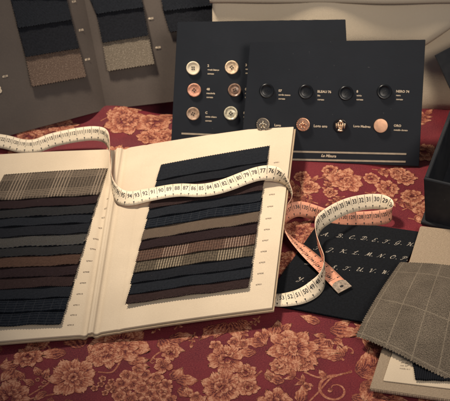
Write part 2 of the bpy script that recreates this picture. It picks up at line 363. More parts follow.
# ------------------------------------------------------------------ swatch strips
def swatch(pos,b0,b1,h0,h1,mat,name,parent,thick=.0011,tooth=.0010,pitch=.0027,wid=.13,hgt=.02,uo=(0,0),front=True,root=None,back=False,bulge=.0,label=None):
    nu=max(4,int(wid/pitch)*2); nv=max(4,int(hgt/pitch)*2)
    du=tooth/wid; dv=tooth/hgt*(b1-b0)
    def prm(a,b):
        i=round(a*nu);j=round(b*nv); aa=a;bb=b0+(b1-b0)*b
        if i==0: aa+= du*(j%2)
        if i==nu: aa-=du*(j%2)
        if j==nv and front: bb-=dv*(i%2)*front
        if j==0 and back: bb+=dv*(i%2)
        return aa,bb,b
    def hh(b): return h0+(h1-h0)*(b**1.3)+bulge*math.sin(math.pi*min(1,b*1.0))**.8
    def fn(a,b):
        aa,bb,w=prm(a,b); e=.0004*math.sin(a*23+uo[0]*80)*w
        return pos(aa,bb,hh(w)+e)
    uvf=lambda a,b:(uo[0]+a*wid,uo[1]+b*hgt)
    m=MB(); m.grid(fn,nu,nv,uvf,flip=True)
    # skirt
    def low(a,b):
        aa,bb,w=prm(a,b); return pos(aa,bb,max(.0001,hh(w)+.0004*math.sin(a*23+uo[0]*80)*w-thick))
    ring_=[(i/nu,0) for i in range(nu)]+[(1,j/nv) for j in range(nv)]+[(1-i/nu,1) for i in range(nu)]+[(0,1-j/nv) for j in range(nv)]
    for k in range(len(ring_)):
        p,q=ring_[k],ring_[(k+1)%len(ring_)]
        m.quad([fn(*q),fn(*p),low(*p),low(*q)],[uvf(*q),uvf(*p),uvf(*p),uvf(*q)])
    m.grid(low,nu,nv,uvf)
    if root: rel(root,m)
    o=m.build(name,mat,parent)
    if label:o['label']=label
    return o
# ------------------------------------------------------------------ swatch book (open)
ST=P(120,149,.011);SB=P(91,334,.009);RTc=P(294,123.5,.034);RB=P(272,308,.018);LT=P(-56,158,.012);LB=P(-88,350,.010)
def Bk(s,t,h=0):
    if s>=0: p=(ST.lerp(SB,t)).lerp(RTc.lerp(RB,t),s); n=(RTc.lerp(RB,t)-ST.lerp(SB,t))
    else: p=(ST.lerp(SB,t)).lerp(LT.lerp(LB,t),-s); n=-(LT.lerp(LB,t)-ST.lerp(SB,t))
    n=n.cross(ST-SB).normalized()
    q_=abs(s+.004); d=.0019*(.5-.5*math.tanh((q_-.017)/.0035))-.0016*math.exp(-((q_-.035)/.016)**2)+.0016*math.sin(math.pi*min(1,abs(s)))
    d-=.0006*math.exp(-((s-.155)/.010)**2)
    if s>0: d+=.00028*math.sin(t*82)*math.exp(-((s-.19)/.05)**2)
    return p+n*(h+d)
def inv(px,py,h=.001):
    s,t_=.5 if px>105 else -.5,.5
    for _ in range(12):
        a=proj(Bk(s,t_,h)); b=proj(Bk(s+.01,t_,h)); c=proj(Bk(s,t_+.01,h))
        j=((b[0]-a[0])*100,(c[0]-a[0])*100,(b[1]-a[1])*100,(c[1]-a[1])*100); dt=j[0]*j[3]-j[1]*j[2]
        ex,ey=px-a[0],py-a[1]; s+=max(-.3,min(.3,(j[3]*ex-j[1]*ey)/dt)); t_+=max(-.3,min(.3,(-j[2]*ex+j[0]*ey)/dt))
    return s,t_
book=thing('swatch_book',(0,.0,0),'large open swatch book with cream pages and two stacks of dark suit fabrics','swatch book')
M_PAGE=paper('cream_page_card',(.50,.405,.295),(.60,.49,.36)); M_PAGE2=paper('kraft_cover_board',(.30,.22,.14),(.40,.30,.20),.85,500,.0002)
def sgrid(side):
    L=[0,.004,.008,.011,.013,.015,.017,.019,.021,.023,.026,.030,.036,.042,.05,.058,.066,.075,.085,.1,.12,.135,.142,.149,.155,.161,.168,.175,.19,.21,.24,.28,.34,.4,.5,.6,.7,.8,.9,1.0]
    return [side*x for x in L]
def page(name,svals,h,th,mat,parent,inset=0.0,t0=0.0,t1=1.0):
    m=MB(); nt=110
    def pt(i,j,hh): return Bk(svals[i],t0+(t1-t0)*j/nt,hh)
    n=len(svals)-1
    for top in (True,False):
        hh=h if top else h-th
        for i in range(n):
            for j in range(nt):
                q=[pt(i,j,hh),pt(i+1,j,hh),pt(i+1,j+1,hh),pt(i,j+1,hh)]
                fl_=(svals[-1]>svals[0])==top
                m.quad(q[::-1] if fl_ else q)
    for j,rv in ((0,0),(nt,1)):
        for i in range(n):
            q=[pt(i,j,h),pt(i+1,j,h),pt(i+1,j,h-th),pt(i,j,h-th)]
            m.quad(q if rv==0 else q[::-1])
    for i,rv in ((0,1),(n,0)):
        for j in range(nt):
            q=[pt(i,j,h),pt(i,j+1,h),pt(i,j+1,h-th),pt(i,j,h-th)]
            m.quad(q if rv==0 else q[::-1])
    o=m.build(name,mat,parent,merge=.00001)
    me=o.data; b=bmesh.new(); b.from_mesh(me); bmesh.ops.recalc_face_normals(b,faces=b.faces)
    bmesh.ops.bevel(b,geom=[e for e in b.edges if len(e.link_faces)==2 and e.calc_face_angle(0)>1.0],offset=.0002,segments=2,affect='EDGES')
    b.to_mesh(me); b.free(); 
    me.polygons.foreach_set('use_smooth',[True]*len(me.polygons))
    try: me.set_sharp_from_angle(angle=.6)
    except Exception: pass
    return o
full=[-x for x in sgrid(1)[::-1]]+sgrid(1)[1:]
page('cover_board',[x*1.012 for x in full],-.0023,.0022,M_PAGE2,book,t0=-.004,t1=1.006)
page('page',[x for x in full if x<=.0],0,.0020,M_PAGE,book)
page('page',[x for x in full if x>=.0],0,.0020,M_PAGE,book,t1=.998)
NAVY=(.0058,.0072,.0105)
F=dict(
 glen=fabric('brown_glen_check',(.028,.023,.020),(.44,.34,.25),'glen',.8,(.10,.076,.058)),
 aub=fabric('aubergine_wool',(.012,.008,.010),(.14,.075,.065),'dots',.6),
 aub2=fabric('plum_wool',(.013,.008,.0095),(.11,.065,.055),'twill',.55),
 navyweave=fabric('navy_birdseye_wool',NAVY,(.17,.155,.14),'dots',.7),
 navy=fabric('navy_wool',NAVY,(.055,.06,.072),'twill',.55),
 black=fabric('black_wool',(.005,.006,.009),(.055,.057,.066),'twill',.5),
 speck=fabric('speckled_blue_wool',(.009,.012,.018),(.42,.38,.31),'dots',.85),
 copper=fabric('copper_twill',(.035,.018,.013),(.30,.185,.135),'dots',.9),
 herr=fabric('brown_herringbone',(.018,.014,.013),(.34,.25,.18),'herring',.85),
 pinkchk=fabric('copper_tartan',(.05,.028,.022),(.42,.30,.23),'tartan',.85,(.15,.075,.052),(.02,.012,.012),8*.37+5+.004),
 greychk=fabric('grey_tartan',(.035,.028,.022),(.46,.37,.26),'tartan',.9,(.15,.115,.08),(.02,.016,.014),9*.37+5),
 navychk=fabric('navy_check_wool',(.0075,.010,.015),(.07,.074,.085),'stripes',.5))
def stack(px,names,marks,side):
    c=[inv(*q) for q in px]  # TL TR BR BL
    def pos(a,b,h):
        s=(c[0][0]*(1-a)+c[1][0]*a)*(1-b)+(c[3][0]*(1-a)+c[2][0]*a)*b
        t_=(c[0][1]*(1-a)+c[1][1]*a)*(1-b)+(c[3][1]*(1-a)+c[2][1]*a)*b
        return Bk(s,t_,h)
    wid=(pos(1,.5,0)-pos(0,.5,0)).length; hg=(pos(.5,1,0)-pos(.5,0,0)).length
    for k,nm in enumerate(names):
        b0,b1=marks[k],marks[k+1]; ext=0 if k==0 else min(.5*(b1-b0),.03)
        off=R_(-.004,.004)
        rt_=R_(-.0025,.0025); wv_=R_(0,6)
        p2=lambda a,b,h,off=off,rt_=rt_,wv_=wv_,k=k: pos(a+off,b+(rt_*(a-.5)*2+.0009*math.sin(a*9+wv_) if k else 0),h+.0004*math.sin(a*13+wv_)*(1 if h>.002 else 0))
        swatch(p2,b0-ext,b1+.004,.0006,.0042,F[nm],'fabric_swatch',book,wid=wid,hgt=hg*(b1-b0+ext),uo=(k*.37+side,k*.21),bulge=.0010,back=(k==0),thick=.0010,front=(1 if k==len(names)-1 else .25),
               label=F[nm].name.replace('_',' ')+' swatch')
    return pos
Ln=['glen','aub','navyweave','navy','black','speck','navyweave','copper','aub','aub2','navy','navychk','navychk']
Ly=[168,196,205,214.5,223.5,234,245,254.5,265.5,276,287,298,311,325]
Lm=[0]+[0]*13
posL=None
def marks_from(px,ys,xe):
    c=[inv(*q) for q in px]; out=[]
    for y in ys:
        # invert along right edge
        lo,hi=-.1,1.1
        for _ in range(30):
            m=(lo+hi)/2; s=c[1][0]*(1-m)+c[2][0]*m; t_=c[1][1]*(1-m)+c[2][1]*m
            if proj(Bk(s,t_,.001))[1]<y: lo=m
            else: hi=m
        out.append(m)
    out[0]=0;out[-1]=1; return out
pxL=[(4,174),(108,168),(62,325),(-58,331)]
posL=stack(pxL,Ln,marks_from(pxL,Ly,0),0)
pxR=[(161,164),(270,145),(249,289),(126,306)]
Rn=['navy','black','aub','aub2','navy','navychk','herr','aub','pinkchk','greychk','black','navy','aub2']
Ry=[145,163,172,182,192,202,212,223.5,234,245.5,257,268,279,289]
posR=stack(pxR,Rn,marks_from(pxR,Ry,0),5)
M_GREYINK=plainmat('grey_brown_ink',(.14,.10,.07),.7)
def pagetext(px,py,body,size):
    s,t_=inv(px,py); o=Bk(s,t_,.00035); ux=(Bk(s+.02,t_,.00035)-o).normalized(); vy=(Bk(s,t_-.02,.00035)-o).normalized()
    ink=MB(); put_text(ink,body,lambda x,y:o+ux*x+vy*y,size,.01); ink.build('printed_code',M_GREYINK,book)
for k,y in enumerate([199,209,218,228,239,249,261,272,283,294,305,315,325]):
    xe=108-46*(y-168)/157; pagetext(xe+8.5,y-.5,'479%02d'%(k+1) if k<12 else '47913',.0026)
for k,y in enumerate([162,180,194,206,218,229,240,251,262,273,284]):
    xe=270-21*(y-145)/144; pagetext(xe+9.0,y,'479%02d'%(k+21),.0026)
# ------------------------------------------------------------------ leaning planes
class Fr:
    def __init__(s,a,b,lean,z=.0):
        s.o=P(*a,z); e=P(*b,z); s.x=(e-s.o).normalized(); bk=V((0,0,1)).cross(s.x).normalized(); s.y=(V((0,0,1))*math.cos(lean)+bk*math.sin(lean)).normalized(); s.n=s.x.cross(s.y)
    def ij(s,px,py,h=0):
        d=ray(px,py); o=s.o+s.n*h; t_=(o-CAM).dot(s.n)/d.dot(s.n); q=CAM+d*t_-o; return q.dot(s.x),q.dot(s.y)
    def w(s,a,b,h=0): return s.o+s.x*a+s.y*b+s.n*h
    def p(s,px,py,h=0): return s.w(*s.ij(px,py,h),h)
def lerp2(c,a,b): return (c[0].lerp(c[1],a)).lerp(c[3].lerp(c[2],a),b)
# ------------------------------------------------------------------ grey folder with long swatches
M_FOLD=paper('taupe_grey_card',(.072,.058,.050),(.100,.080,.067),.7,700,.0001)
fa=Fr((0,138),(108,109),rad(38)); fb=Fr((108,109),(178,101),rad(38))
folder=thing('swatch_folder',P(108,109),'taupe grey card folder propped open behind the book with dark and tweed swatches','swatch folder')
def card(fr,pts,th,mat,name,parent,h=0,bevel=.0004,label=None):
    m=MB(); poly=[fr.w(a,b,h) for a,b in pts]
    prism(m,poly,fr.n,th,lambda p:((V(p)-fr.o).dot(fr.x),(V(p)-fr.o).dot(fr.y)))
    rel(parent,m); o=m.build(name,mat,parent,merge=.00001,bevel=bevel)
    if label:o['label']=label
    return o
RN=(fa.n+fb.n).normalized(); RG0=P(108,109); RG1=RG0+(fa.y+fb.y).normalized()*.34+V((0,0,0))
def fpanel(sgn,fr,Lx,xf):
    # one panel swept from the ridge outward; the card bows forward into a crease at the ridge
    m=MB(); nx,ny=40,10
    def fn(a,b,off):
        q=a*a; e=fr.w(xf,b*.34,0) if sgn>0 else fr.w(-.12,b*.34,0)
        p=RG0.lerp(RG1,b).lerp(e,q); d=q*Lx
        return p-RN*(.014*math.exp(-d/.024))-fr.n.lerp(RN,math.exp(-d/.004)).normalized()*off
    m.grid(lambda a,b:fn(a,b,0),nx,ny,lambda a,b:(a*a*Lx,b*.34),flip=(sgn<0)); m.grid(lambda a,b:fn(a,b,.0022),nx,ny,lambda a,b:(a*a*Lx,b*.34),flip=(sgn>0))
    for b_ in (0,1):
        for i in range(nx): m.quad([fn(i/nx,b_,0),fn((i+1)/nx,b_,0),fn((i+1)/nx,b_,.0022),fn(i/nx,b_,.0022)])
    for i in range(ny): m.quad([fn(1,i/ny,0),fn(1,(i+1)/ny,0),fn(1,(i+1)/ny,.0022),fn(1,i/ny,.0022)])
    rel(folder,m); o=m.build('folder_panel',M_FOLD,folder,smooth=True,merge=1e-6)
    b=bmesh.new(); b.from_mesh(o.data); bmesh.ops.recalc_face_normals(b,faces=b.faces); b.to_mesh(o.data); b.free()
    try: o.data.set_sharp_from_angle(angle=.7)
    except Exception: pass
fpanel(-1,fa,.22,0); lb_=fb.ij(236,3); fpanel(1,fb,.14,lb_[0]+.004)
def longstrip(fr,px,bands,parent):
    # px: list of (left xy, right xy) at band boundaries, far to near
    for k,(mat,lab) in enumerate(bands):
        (l0,r0),(l1,r1)=px[k],px[k+1]
        h=.0022
        c=[V((*fr.ij(*q,h),0)) for q in (l0,r0,r1,l1)]
        if k>0: 
            c[0]=c[0]+(c[0]-c[3])*.2; c[1]=c[1]+(c[1]-c[2])*.2
        def pos(a,b,hh,c=c):
            q=lerp2(c,a,b); w_=fr.w(q.x,q.y,0); dd=abs(w_.x-RG0.lerp(RG1,max(0,q.y)/.34).x)
            return fr.w(q.x,q.y,hh+.0012)-RN*(.014*math.exp(-dd/.024))
        wid=(c[1]-c[0]).length; hg=(c[3]-c[0]).length
        swatch(pos,0,1.0,.0022,.0050,mat,'fabric_swatch',parent,wid=wid,hgt=hg,uo=(k*.31,.17*k),root=folder,thick=.0014,tooth=.0012,pitch=.0030,label=lab)
M_TW1=fabric('brown_tweed',(.07,.046,.037),(.24,.17,.13),'tweed',.5,(.42,.32,.25))
M_TW2=fabric('grey_beige_tweed',(.09,.075,.058),(.33,.27,.205),'tweed',.5,(.56,.48,.37))
longstrip(fa,[((4,-30),(60,-30)),((9.5,-3),(67,-3)),((17.5,29),(72.5,20)),((25,58),(80,48.5)),((31,87.5),(87,77))],[(F['navy'],'navy swatch'),(F['navy'],'navy swatch'),(F['black'],'black swatch'),(M_TW1,'brown tweed swatch')],folder)
longstrip(fb,[((80,-30),(134,-33)),((89,-6),(140,-8)),((97,14),(144,8)),((103,43),(149,36)),((108,71.5),(155,64.5))],[(F['black'],'black swatch'),(F['navy'],'navy swatch'),(F['black'],'black swatch'),(M_TW2,'light grey tweed swatch')],folder)
longstrip(fb,[((150,-40),(196,-46)),((158,-14),(205,-20)),((163,12),(213,6)),((169,33),(221,24))],[(F['navy'],'navy swatch'),(F['navy'],'navy swatch'),(F['black'],'black swatch')],folder)
def ftext(fr,px,py,body,size,mb,h=.00035,bold=.02,sh=0,align='C',ang=0):
    a,b=fr.ij(px,py,h); ca,sa=math.cos(ang),math.sin(ang)
    off=V((0,0,0))
    if fr is fa or fr is fb: off=-RN*(.014*math.exp(-abs(fr.w(a,b,0).x-RG0.lerp(RG1,max(0,b)/.34).x)/.024))+fr.n*.0006
    put_text(mb,body,lambda x,y:fr.w(a+x*ca-y*sa,b+x*sa+y*ca,h)+off,size,bold,sh,align)
M_CREAMINK=plainmat('cream_print',(.62,.50,.36),.6)
for (x,y,s_,fr) in ((74,1,'47.11',fa),(81.5,29.5,'47.12',fa),(88,59,'47.13',fa),(5,76.5,'47.10',fa),(151,18.5,'48.21',fb),(158,47.5,'48.22',fb),(91,57,'',fb),(222,6,'48.31',fb)):
    if s_: tk=MB(); ftext(fr,x,y,s_,.0030,tk,.0003,.05); rel(folder,tk).build('printed_code',M_CREAMINK,folder)
tk=MB(); ftext(fa,-1,90,'8',.012,tk,.0003,.03)
rel(folder,tk).build('printed_number',M_CREAMINK,folder)
# ------------------------------------------------------------------ button cards
t=NT('charcoal_navy_card',.62,.22); t.uv(); n_=t.noise(900,detail=3); w_=t.noise(9,detail=5,rough=.65)
sc_=t.ramp(t.noise(70,t.scalev(t.obj,(1,7,1)),4,.8),.66,.74); ds=t.ramp(t.noise(330,detail=1),.79,.82)
c=t.mix(t.ramp(w_,.3,.7),(.0095,.0118,.0168),(.0145,.0172,.0235)); c=t.mix(t.f('MULTIPLY',sc_,.35),c,(.035,.036,.042)); c=t.mix(t.f('MULTIPLY',ds,.3),c,(.12,.115,.11))
t.col(c).bump(n_,.00008); t.set(Roughness=t.f('ADD',.5,t.f('MULTIPLY',w_,.25))); M_CARD=t.m
M_HOLE=plainmat('dark_thread',(.01,.007,.006),.8)
def revolve(prof,n=40):
    m=MB(); k=len(prof)
    for i in range(n):
        a0=2*math.pi*i/n;a1=2*math.pi*(i+1)/n
        for j in range(k-1):
            (r0,z0),(r1,z1)=prof[j],prof[j+1]
            q=[(r0*math.cos(a0),r0*math.sin(a0),z0),(r0*math.cos(a1),r0*math.sin(a1),z0),(r1*math.cos(a1),r1*math.sin(a1),z1),(r1*math.cos(a0),r1*math.sin(a0),z1)]
            m.quad(q[::-1],[(p[0],p[1]) for p in q[::-1]])
    return m
def on(fr,px,py,h,root):
    a,b=fr.ij(px,py,h); o=fr.w(a,b,h); 
    def f(p,rot=0):
        c,s_=math.cos(rot),math.sin(rot); return o+fr.x*(p[0]*c-p[1]*s_)+fr.y*(p[0]*s_+p[1]*c)+fr.n*p[2]-root.location
    return f
def place(mb,f,rot,name,mat,parent,smooth=True,label=None):
    mb.v=[tuple(f(p,rot)) for p in mb.v]
    o=mb.build(name,mat,parent,smooth=smooth,merge=.000002)
    b=bmesh.new(); b.from_mesh(o.data); bmesh.ops.recalc_face_normals(b,faces=b.faces); b.to_mesh(o.data); b.free()
    try: o.data.set_sharp_from_angle(angle=.7)
    except Exception: pass
    if label:o['label']=label
    return o
def button(fr,px,py,r,mat,root,rim='dish',rot=.5,label=None,holes=4,hc=M_HOLE):
    f=on(fr,px,py,0,root)
    if rim=='dish': prof=[(r*.80,.0003),(r*.97,.0009),(r,.0016),(r*.98,.0023),(r*.90,.0028),(r*.78,.0027),(r*.70,.0021),(r*.5,.0018),(0,.0017)]
    elif rim=='deep': prof=[(r*.80,.0003),(r*.97,.0009),(r,.0018),(r*.97,.0030),(r*.86,.0034),(r*.74,.0029),(r*.66,.0018),(r*.58,.0020),(r*.48,.0024),(0,.0020)]
    elif rim=='flat': prof=[(r*.9,.0003),(r*.99,.0010),(r,.0022),(r*.97,.0029),(r*.8,.0031),(0,.0032)]
    else: prof=[(r*.9,.0003),(r*.99,.0010),(r,.0022),(r*.96,.0029),(r*.86,.0030),(r*.82,.0022),(0,.0023)]
    o=place(revolve(prof),f,0,'button',mat,root,label=label)
    if holes:
        m=MB(); d=r*.17; cz=.00205 if rim!='deep' else .0025
        for i in range(4):
            a=math.pi/4+i*math.pi/2; c=(d*1.25*math.cos(a),d*1.25*math.sin(a))
            m.quad([(c[0]+r*.10*math.cos(t_*math.pi/5),c[1]+r*.10*math.sin(t_*math.pi/5),cz) for t_ in range(10)])
        for sgn in (1,-1):   # thread crossing pairs of holes
            y0=sgn*d*.88
            m.quad([(-d*.88,y0-r*.03,cz+.0003),(d*.88,y0-r*.03,cz+.0003),(d*.88,y0+r*.03,cz+.0003),(-d*.88,y0+r*.03,cz+.0003)])
        hmb=m; hmb.v=[tuple(f(p,rot)) for p in hmb.v]; hmb.build('thread',hc,o)
    return o
c1=Fr((171,143),(330,149),rad(33)); c2=Fr((241,158.3),(418,166.3),rad(31))
left_card=thing('button_card',P(250,146),'large dark button card with two columns of pale and brown buttons, behind the other','button card','button sample cards')
right_card=thing('button_card',P(330,162),'dark button card in front with black buttons above and metal buttons below','button card','button sample cards')
def rectpx(fr,q): return [fr.ij(*k) for k in q]
card(c1,rectpx(c1,[(171,143),(352,150),(345.5,19.5),(177.5,22)]),.0022,M_CARD,'card_panel',left_card)
p2=rectpx(c2,[(240.5,158.3),(419,166.4),(425.5,39.8),(250,42.3)])
card(c2,p2,.0022,M_CARD,'card_panel',right_card)
for fr,root,w_ in ((c1,left_card,.09),(c2,right_card,.085)):   # easel strut that props the card up
    m=MB(); top=fr.w(w_,.08,-.0025); base=fr.w(w_,0,0); 
    bkd=V((0,0,1)).cross(fr.x); foot=V((top.x,top.y,0))+bkd*.012; foot.z=.0005
    prism(m,[top+fr.x*.02,top-fr.x*.02,foot-fr.x*.03,foot+fr.x*.03],bkd,.0015)
    rel(root,m).build('easel_strut',M_CARD,root)
t=NT('ivory_button',.35,.5); t.uv(); n=t.noise(120,detail=4); IV=t.col(t.mix(n,(.60,.50,.36),(.74,.64,.47))).m
BT=lambda n,a,b,r=.38: plainmat(n,tuple((x+y)/2 for x,y in zip(a,b)),r,0,.5,0,.25,350)
cream2=BT('cream_corozo',(.60,.42,.27),(.72,.54,.36)); pink=BT('salmon_corozo',(.52,.23,.15),(.62,.30,.20)); brown=BT('brown_horn',(.16,.085,.055),(.34,.22,.16),.3)
taupe=BT('taupe_corozo',(.33,.21,.14),(.42,.29,.2)); shell=BT('mother_of_pearl',(.42,.38,.28),(.66,.6,.45),.2); blackb=plainmat('black_polished_horn',(.006,.007,.009),.34,0,.4)
RB_=.0080
button(c1,193.2,68.2,RB_,IV,left_card,'dish',.05,'ivory white four-hole button')
button(c1,231.8,67.4,RB_,cream2,left_card,'dish',.7,'cream four-hole button')
button(c1,194.3,90.1,RB_,pink,left_card,'dish',.9,'salmon pink button')
button(c1,234.7,90,RB_*.97,brown,left_card,'deep',.4,'brown horn button with deep rim')
button(c1,193.2,113.7,RB_*.97,taupe,left_card,'dish',1.1,'taupe button')
button(c1,230.9,113.2,RB_*1.02,shell,left_card,'deep',.8,'pearly grey button')
for (x,y) in ((266.9,90.7),(306,91.6),(346,93.0),(384.4,91.6)):
    button(c2,x,y,.0084,blackb,right_card,'dish',R_(0,1.5),'black polished button',hc=blackb)
silver=plainmat('aged_silver',(.55,.48,.38),.28,1); gold=plainmat('rose_gold',(.75,.42,.27),.3,1); goldm=plainmat('brushed_rose_gold',(.72,.42,.27),.5,.6); goldl=plainmat('pale_gold',(.85,.62,.42),.3,.8)
def crest(fr,px,py,mat,bmat,root,kind,label):
    o=button(fr,px,py,.0080,bmat,root,'metal',0,label,holes=0); f=on(fr,px,py,0,root); m=MB(); r=.0080
    def blob(cx,cy,rx,ry,z=.0023,h=.0012,ang=0):
        n=12; ca,sa=math.cos(ang),math.sin(ang)
        for ri in range(3):
            for i in range(n):
                def q(rr,i): 
                    a=2*math.pi*i/n; x,y=rx*rr*math.cos(a),ry*rr*math.sin(a); return (cx+x*ca-y*sa,cy+x*sa+y*ca,z+h*math.sqrt(max(0,1-rr*rr)))
                a_,b_=1-ri/3,1-(ri+1)/3
                m.quad([q(a_,i),q(a_,i+1),q(b_,i+1),q(b_,i)])
    if kind=='wreath':
        for i in range(22): a=2*math.pi*i/22; blob(r*.86*math.cos(a),r*.86*math.sin(a),r*.10,r*.06,ang=a)
        blob(0,r*.05,r*.2,r*.34); blob(-r*.3,r*.1,r*.2,r*.1,ang=.7); blob(r*.3,r*.1,r*.2,r*.1,ang=-.7); blob(0,r*.45,r*.16,r*.12); blob(-r*.2,-r*.4,r*.2,r*.12,ang=.4); blob(r*.22,-r*.4,r*.2,r*.12,ang=-.4); blob(-r*.45,-r*.15,r*.1,r*.2); blob(r*.45,-r*.1,r*.1,r*.2)
    else:
        blob(0,r*.62,r*.3,r*.26); blob(-r*.28,0,r*.16,r*.5,ang=.15); blob(r*.28,0,r*.16,r*.5,ang=-.15); blob(0,-r*.05,r*.1,r*.4); blob(0,-r*.68,r*.4,r*.18); blob(-r*.6,0,r*.1,r*.4,ang=.1); blob(r*.6,0,r*.1,r*.4,ang=-.1); blob(0,-r*.35,r*.3,r*.1)
    m.v=[tuple(f(p,0)) for p in m.v]; m.build('emblem',mat,o,smooth=True,merge=.000001)
crest(c2,263,124.4,silver,plainmat('dark_silver',(.30,.25,.2),.35,1),right_card,'wreath','silver crest button with wreath rim')
crest(c2,303,124.4,gold,gold,right_card,'wreath','rose gold crest button')
crest(c2,340.4,125.6,goldl,plainmat('black_enamel',(.012,.008,.008),.15,0,.6),right_card,'shield','black enamel button with gold shield emblem')
button(c2,380.6,125.6,.0080,goldm,right_card,'flat',0,'plain matt rose gold button',holes=0)
def block(fr,x,y,lines,sz=(.0030,.0021),mb=None,gap=4.3):
    mb=MB(); root=left_card if fr is c1 else right_card
    for i,l in enumerate(lines): ftext(fr,x,y+i*gap*(.92 if i else 1),l,(sz[0] if i==0 else sz[1])*1.25,mb,.0003,.03,0,'L')
    rel(root,mb).build('printed_label',M_CREAMINK,root)
block(c1,207.5,65.8,['2','greek bianco','corozo']); block(c1,245.5,65.2,['3','osso','corozo'])
block(c1,206.5,89.3,['48','mandorla','corozo']); block(c1,245,89.3,['05','oro','seta'])
block(c1,205.3,112.8,['C','grigio chiaro','corozo']); block(c1,243.5,113.0,['8','6','8'])
tx=MB()
block(c2,278.5,90.8,['07','corde nuovo','corozo']); block(c2,317.5,91.6,['BLEAU 76','blu','corozo']); block(c2,356.5,91.6,['8','grigio','corozo']); block(c2,396.2,91.4,['NERO 74','nero','corozo'])
block(c2,274.5,125.3,['Logo'],(.0030,.0022)); block(c2,313.8,126,['Logo oro'],(.0033,.0026)); block(c2,353.5,126.2,['Logo Madreu'],(.0029,.0026)); block(c2,393.8,125.7,['ORO','metallo dorato'],gap=4.6)
ftext(c2,328.5,156.0,'La Misura',.0044,tx,.0003,.03,.3)
rel(right_card,tx).build('printed_title',M_CREAMINK,right_card)
def band(fr,a,b,th,root,mb):
    p,q=fr.ij(*a),fr.ij(*b); mb.quad([fr.w(p[0],p[1]-th,.0003)-root.location,fr.w(q[0],q[1]-th,.0003)-root.location,fr.w(q[0],q[1]+th,.0003)-root.location,fr.w(p[0],p[1]+th,.0003)-root.location])
m=MB(); band(c1,(181.5,133.5),(330,139.5),.0010,left_card,m); band(c1,(181,140.3),(330,146.5),.0010,left_card,m); m.build('printed_lines',plainmat('tan_print',(.36,.29,.21),.6),left_card)
m=MB(); band(c2,(250,150.6),(406.3,154.0),.0010,right_card,m); band(c2,(250,158.6),(405.6,161.7),.0010,right_card,m); m.build('printed_lines',bpy.data.materials['tan_print'],right_card)
# ------------------------------------------------------------------ beige cloth behind
t=NT('beige_waffle_cotton',.9,.15); u,v=t.uv()
w=weave(t,t.f('ADD',u,v),t.f('SUBTRACT',u,v),.0030); nn=t.noise(900,t.uvo,2)
t.col(t.mix(t.ramp(t.f('ADD',w,t.f('MULTIPLY',nn,.6)),-.8,1.2),(.54,.445,.33),(.66,.555,.42))).bump(w,.00018); M_BEIGE=t.m
back=thing('beige_cloth',(0.2,.30,0),'thick beige waffle-weave cloth folded in layers behind the button cards','cloth')
def drape(name,top,bot,x0,x1,ybase,z0,z1,lean,amp,th,ph,hem=None,edge=0):
    # a hanging layer: x along, from z1 (top) down to z0, with soft folds
    m=MB(); nx,nz=70,40
    def fn(a,b,off=0):
        x=x0+(x1-x0)*a; zz=z1+(z0-z1)*b
        zb=(hem(x) if hem else z0); z=z1+(zb-z1)*b
        y=ybase(x)+lean*z+amp*(math.sin(x*21+ph)*.6+math.sin(x*47+ph*2+z*9)*.4)*(.3+.7*b)-off
        y+=edge*(1-math.sqrt(max(0,1-max(0,(b-.9)/.1)**2)))   # rolled hem
        y+=edge*(1-math.sqrt(max(0,1-max(0,(.06-b)/.06)**2)))
        return V((x,y,z))
    uvf=lambda a,b:((x1-x0)*a,(z1-z0)*b)
    m.grid(lambda a,b:fn(a,b,0),nx,nz,uvf,flip=True); m.grid(lambda a,b:fn(a,b,-th),nx,nz,uvf)
    for b_ in (0,1):
        for i in range(nx):
            a0,a1=i/nx,(i+1)/nx; q=[fn(a0,b_),fn(a1,b_),fn(a1,b_,-th),fn(a0,b_,-th)]; m.quad(q if b_ else q[::-1],[uvf(a0,b_),uvf(a1,b_),uvf(a1,b_),uvf(a0,b_)])
    for a_ in (0,1):
        for j in range(nz):
            b0_,b1_=j/nz,(j+1)/nz; q=[fn(a_,b0_),fn(a_,b1_),fn(a_,b1_,-th),fn(a_,b0_,-th)]; m.quad(q[::-1] if a_ else q,[uvf(a_,b0_),uvf(a_,b1_),uvf(a_,b1_),uvf(a_,b0_)])
    rel(back,m); o=m.build(name,M_BEIGE,back,smooth=True,merge=.00001)
    b=bmesh.new(); b.from_mesh(o.data); bmesh.ops.recalc_face_normals(b,faces=b.faces); b.to_mesh(o.data); b.free()
    return o
yb=P(430,117).y
LEAN=.42
def zAt(py,y):   # height where pixel row py (x centre) meets vertical plane y
    d=ray(300,py); t_=(y+LEAN*CAM.z-CAM.y)/(d.y-LEAN*d.z); return (CAM+d*t_).z
def zx(px,py,y):
    d=ray(px,py); t_=(y+LEAN*CAM.z-CAM.y)/(d.y-LEAN*d.z); q=CAM+d*t_; return q.x,q.z
yl=yb+.015; yf=yb+.002; yt=yb-.006
x0,_=zx(215,40,yl); x1,_=zx(520,40,yl)
drape('lower_layer',0,0,x0,x1,lambda x:yl,-.006,zAt(-30,yl)*1.5,LEAN,.004,.006,1.0,edge=.004)
xa,za=zx(346,48,yf); xb,zb=zx(425,50,yf); xc,zc=zx(450,33,yf)
def hem(x):
    if x<xb: return zb+(x-xb)*-.02
    return zb+(zc-zb)*min(1.5,(x-xb)/(xc-xb))
drape('middle_layer',0,0,x0-.003,x1,lambda x:yf,0,zAt(-34,yf)*1.5,LEAN,.0045,.005,2.2,hem=hem,edge=.006)
drape('top_layer',0,0,x0-.006,x1,lambda x:yt,zAt(6,yt),zAt(-38,yt)*1.5,LEAN,.002,.004,.5,edge=.005)
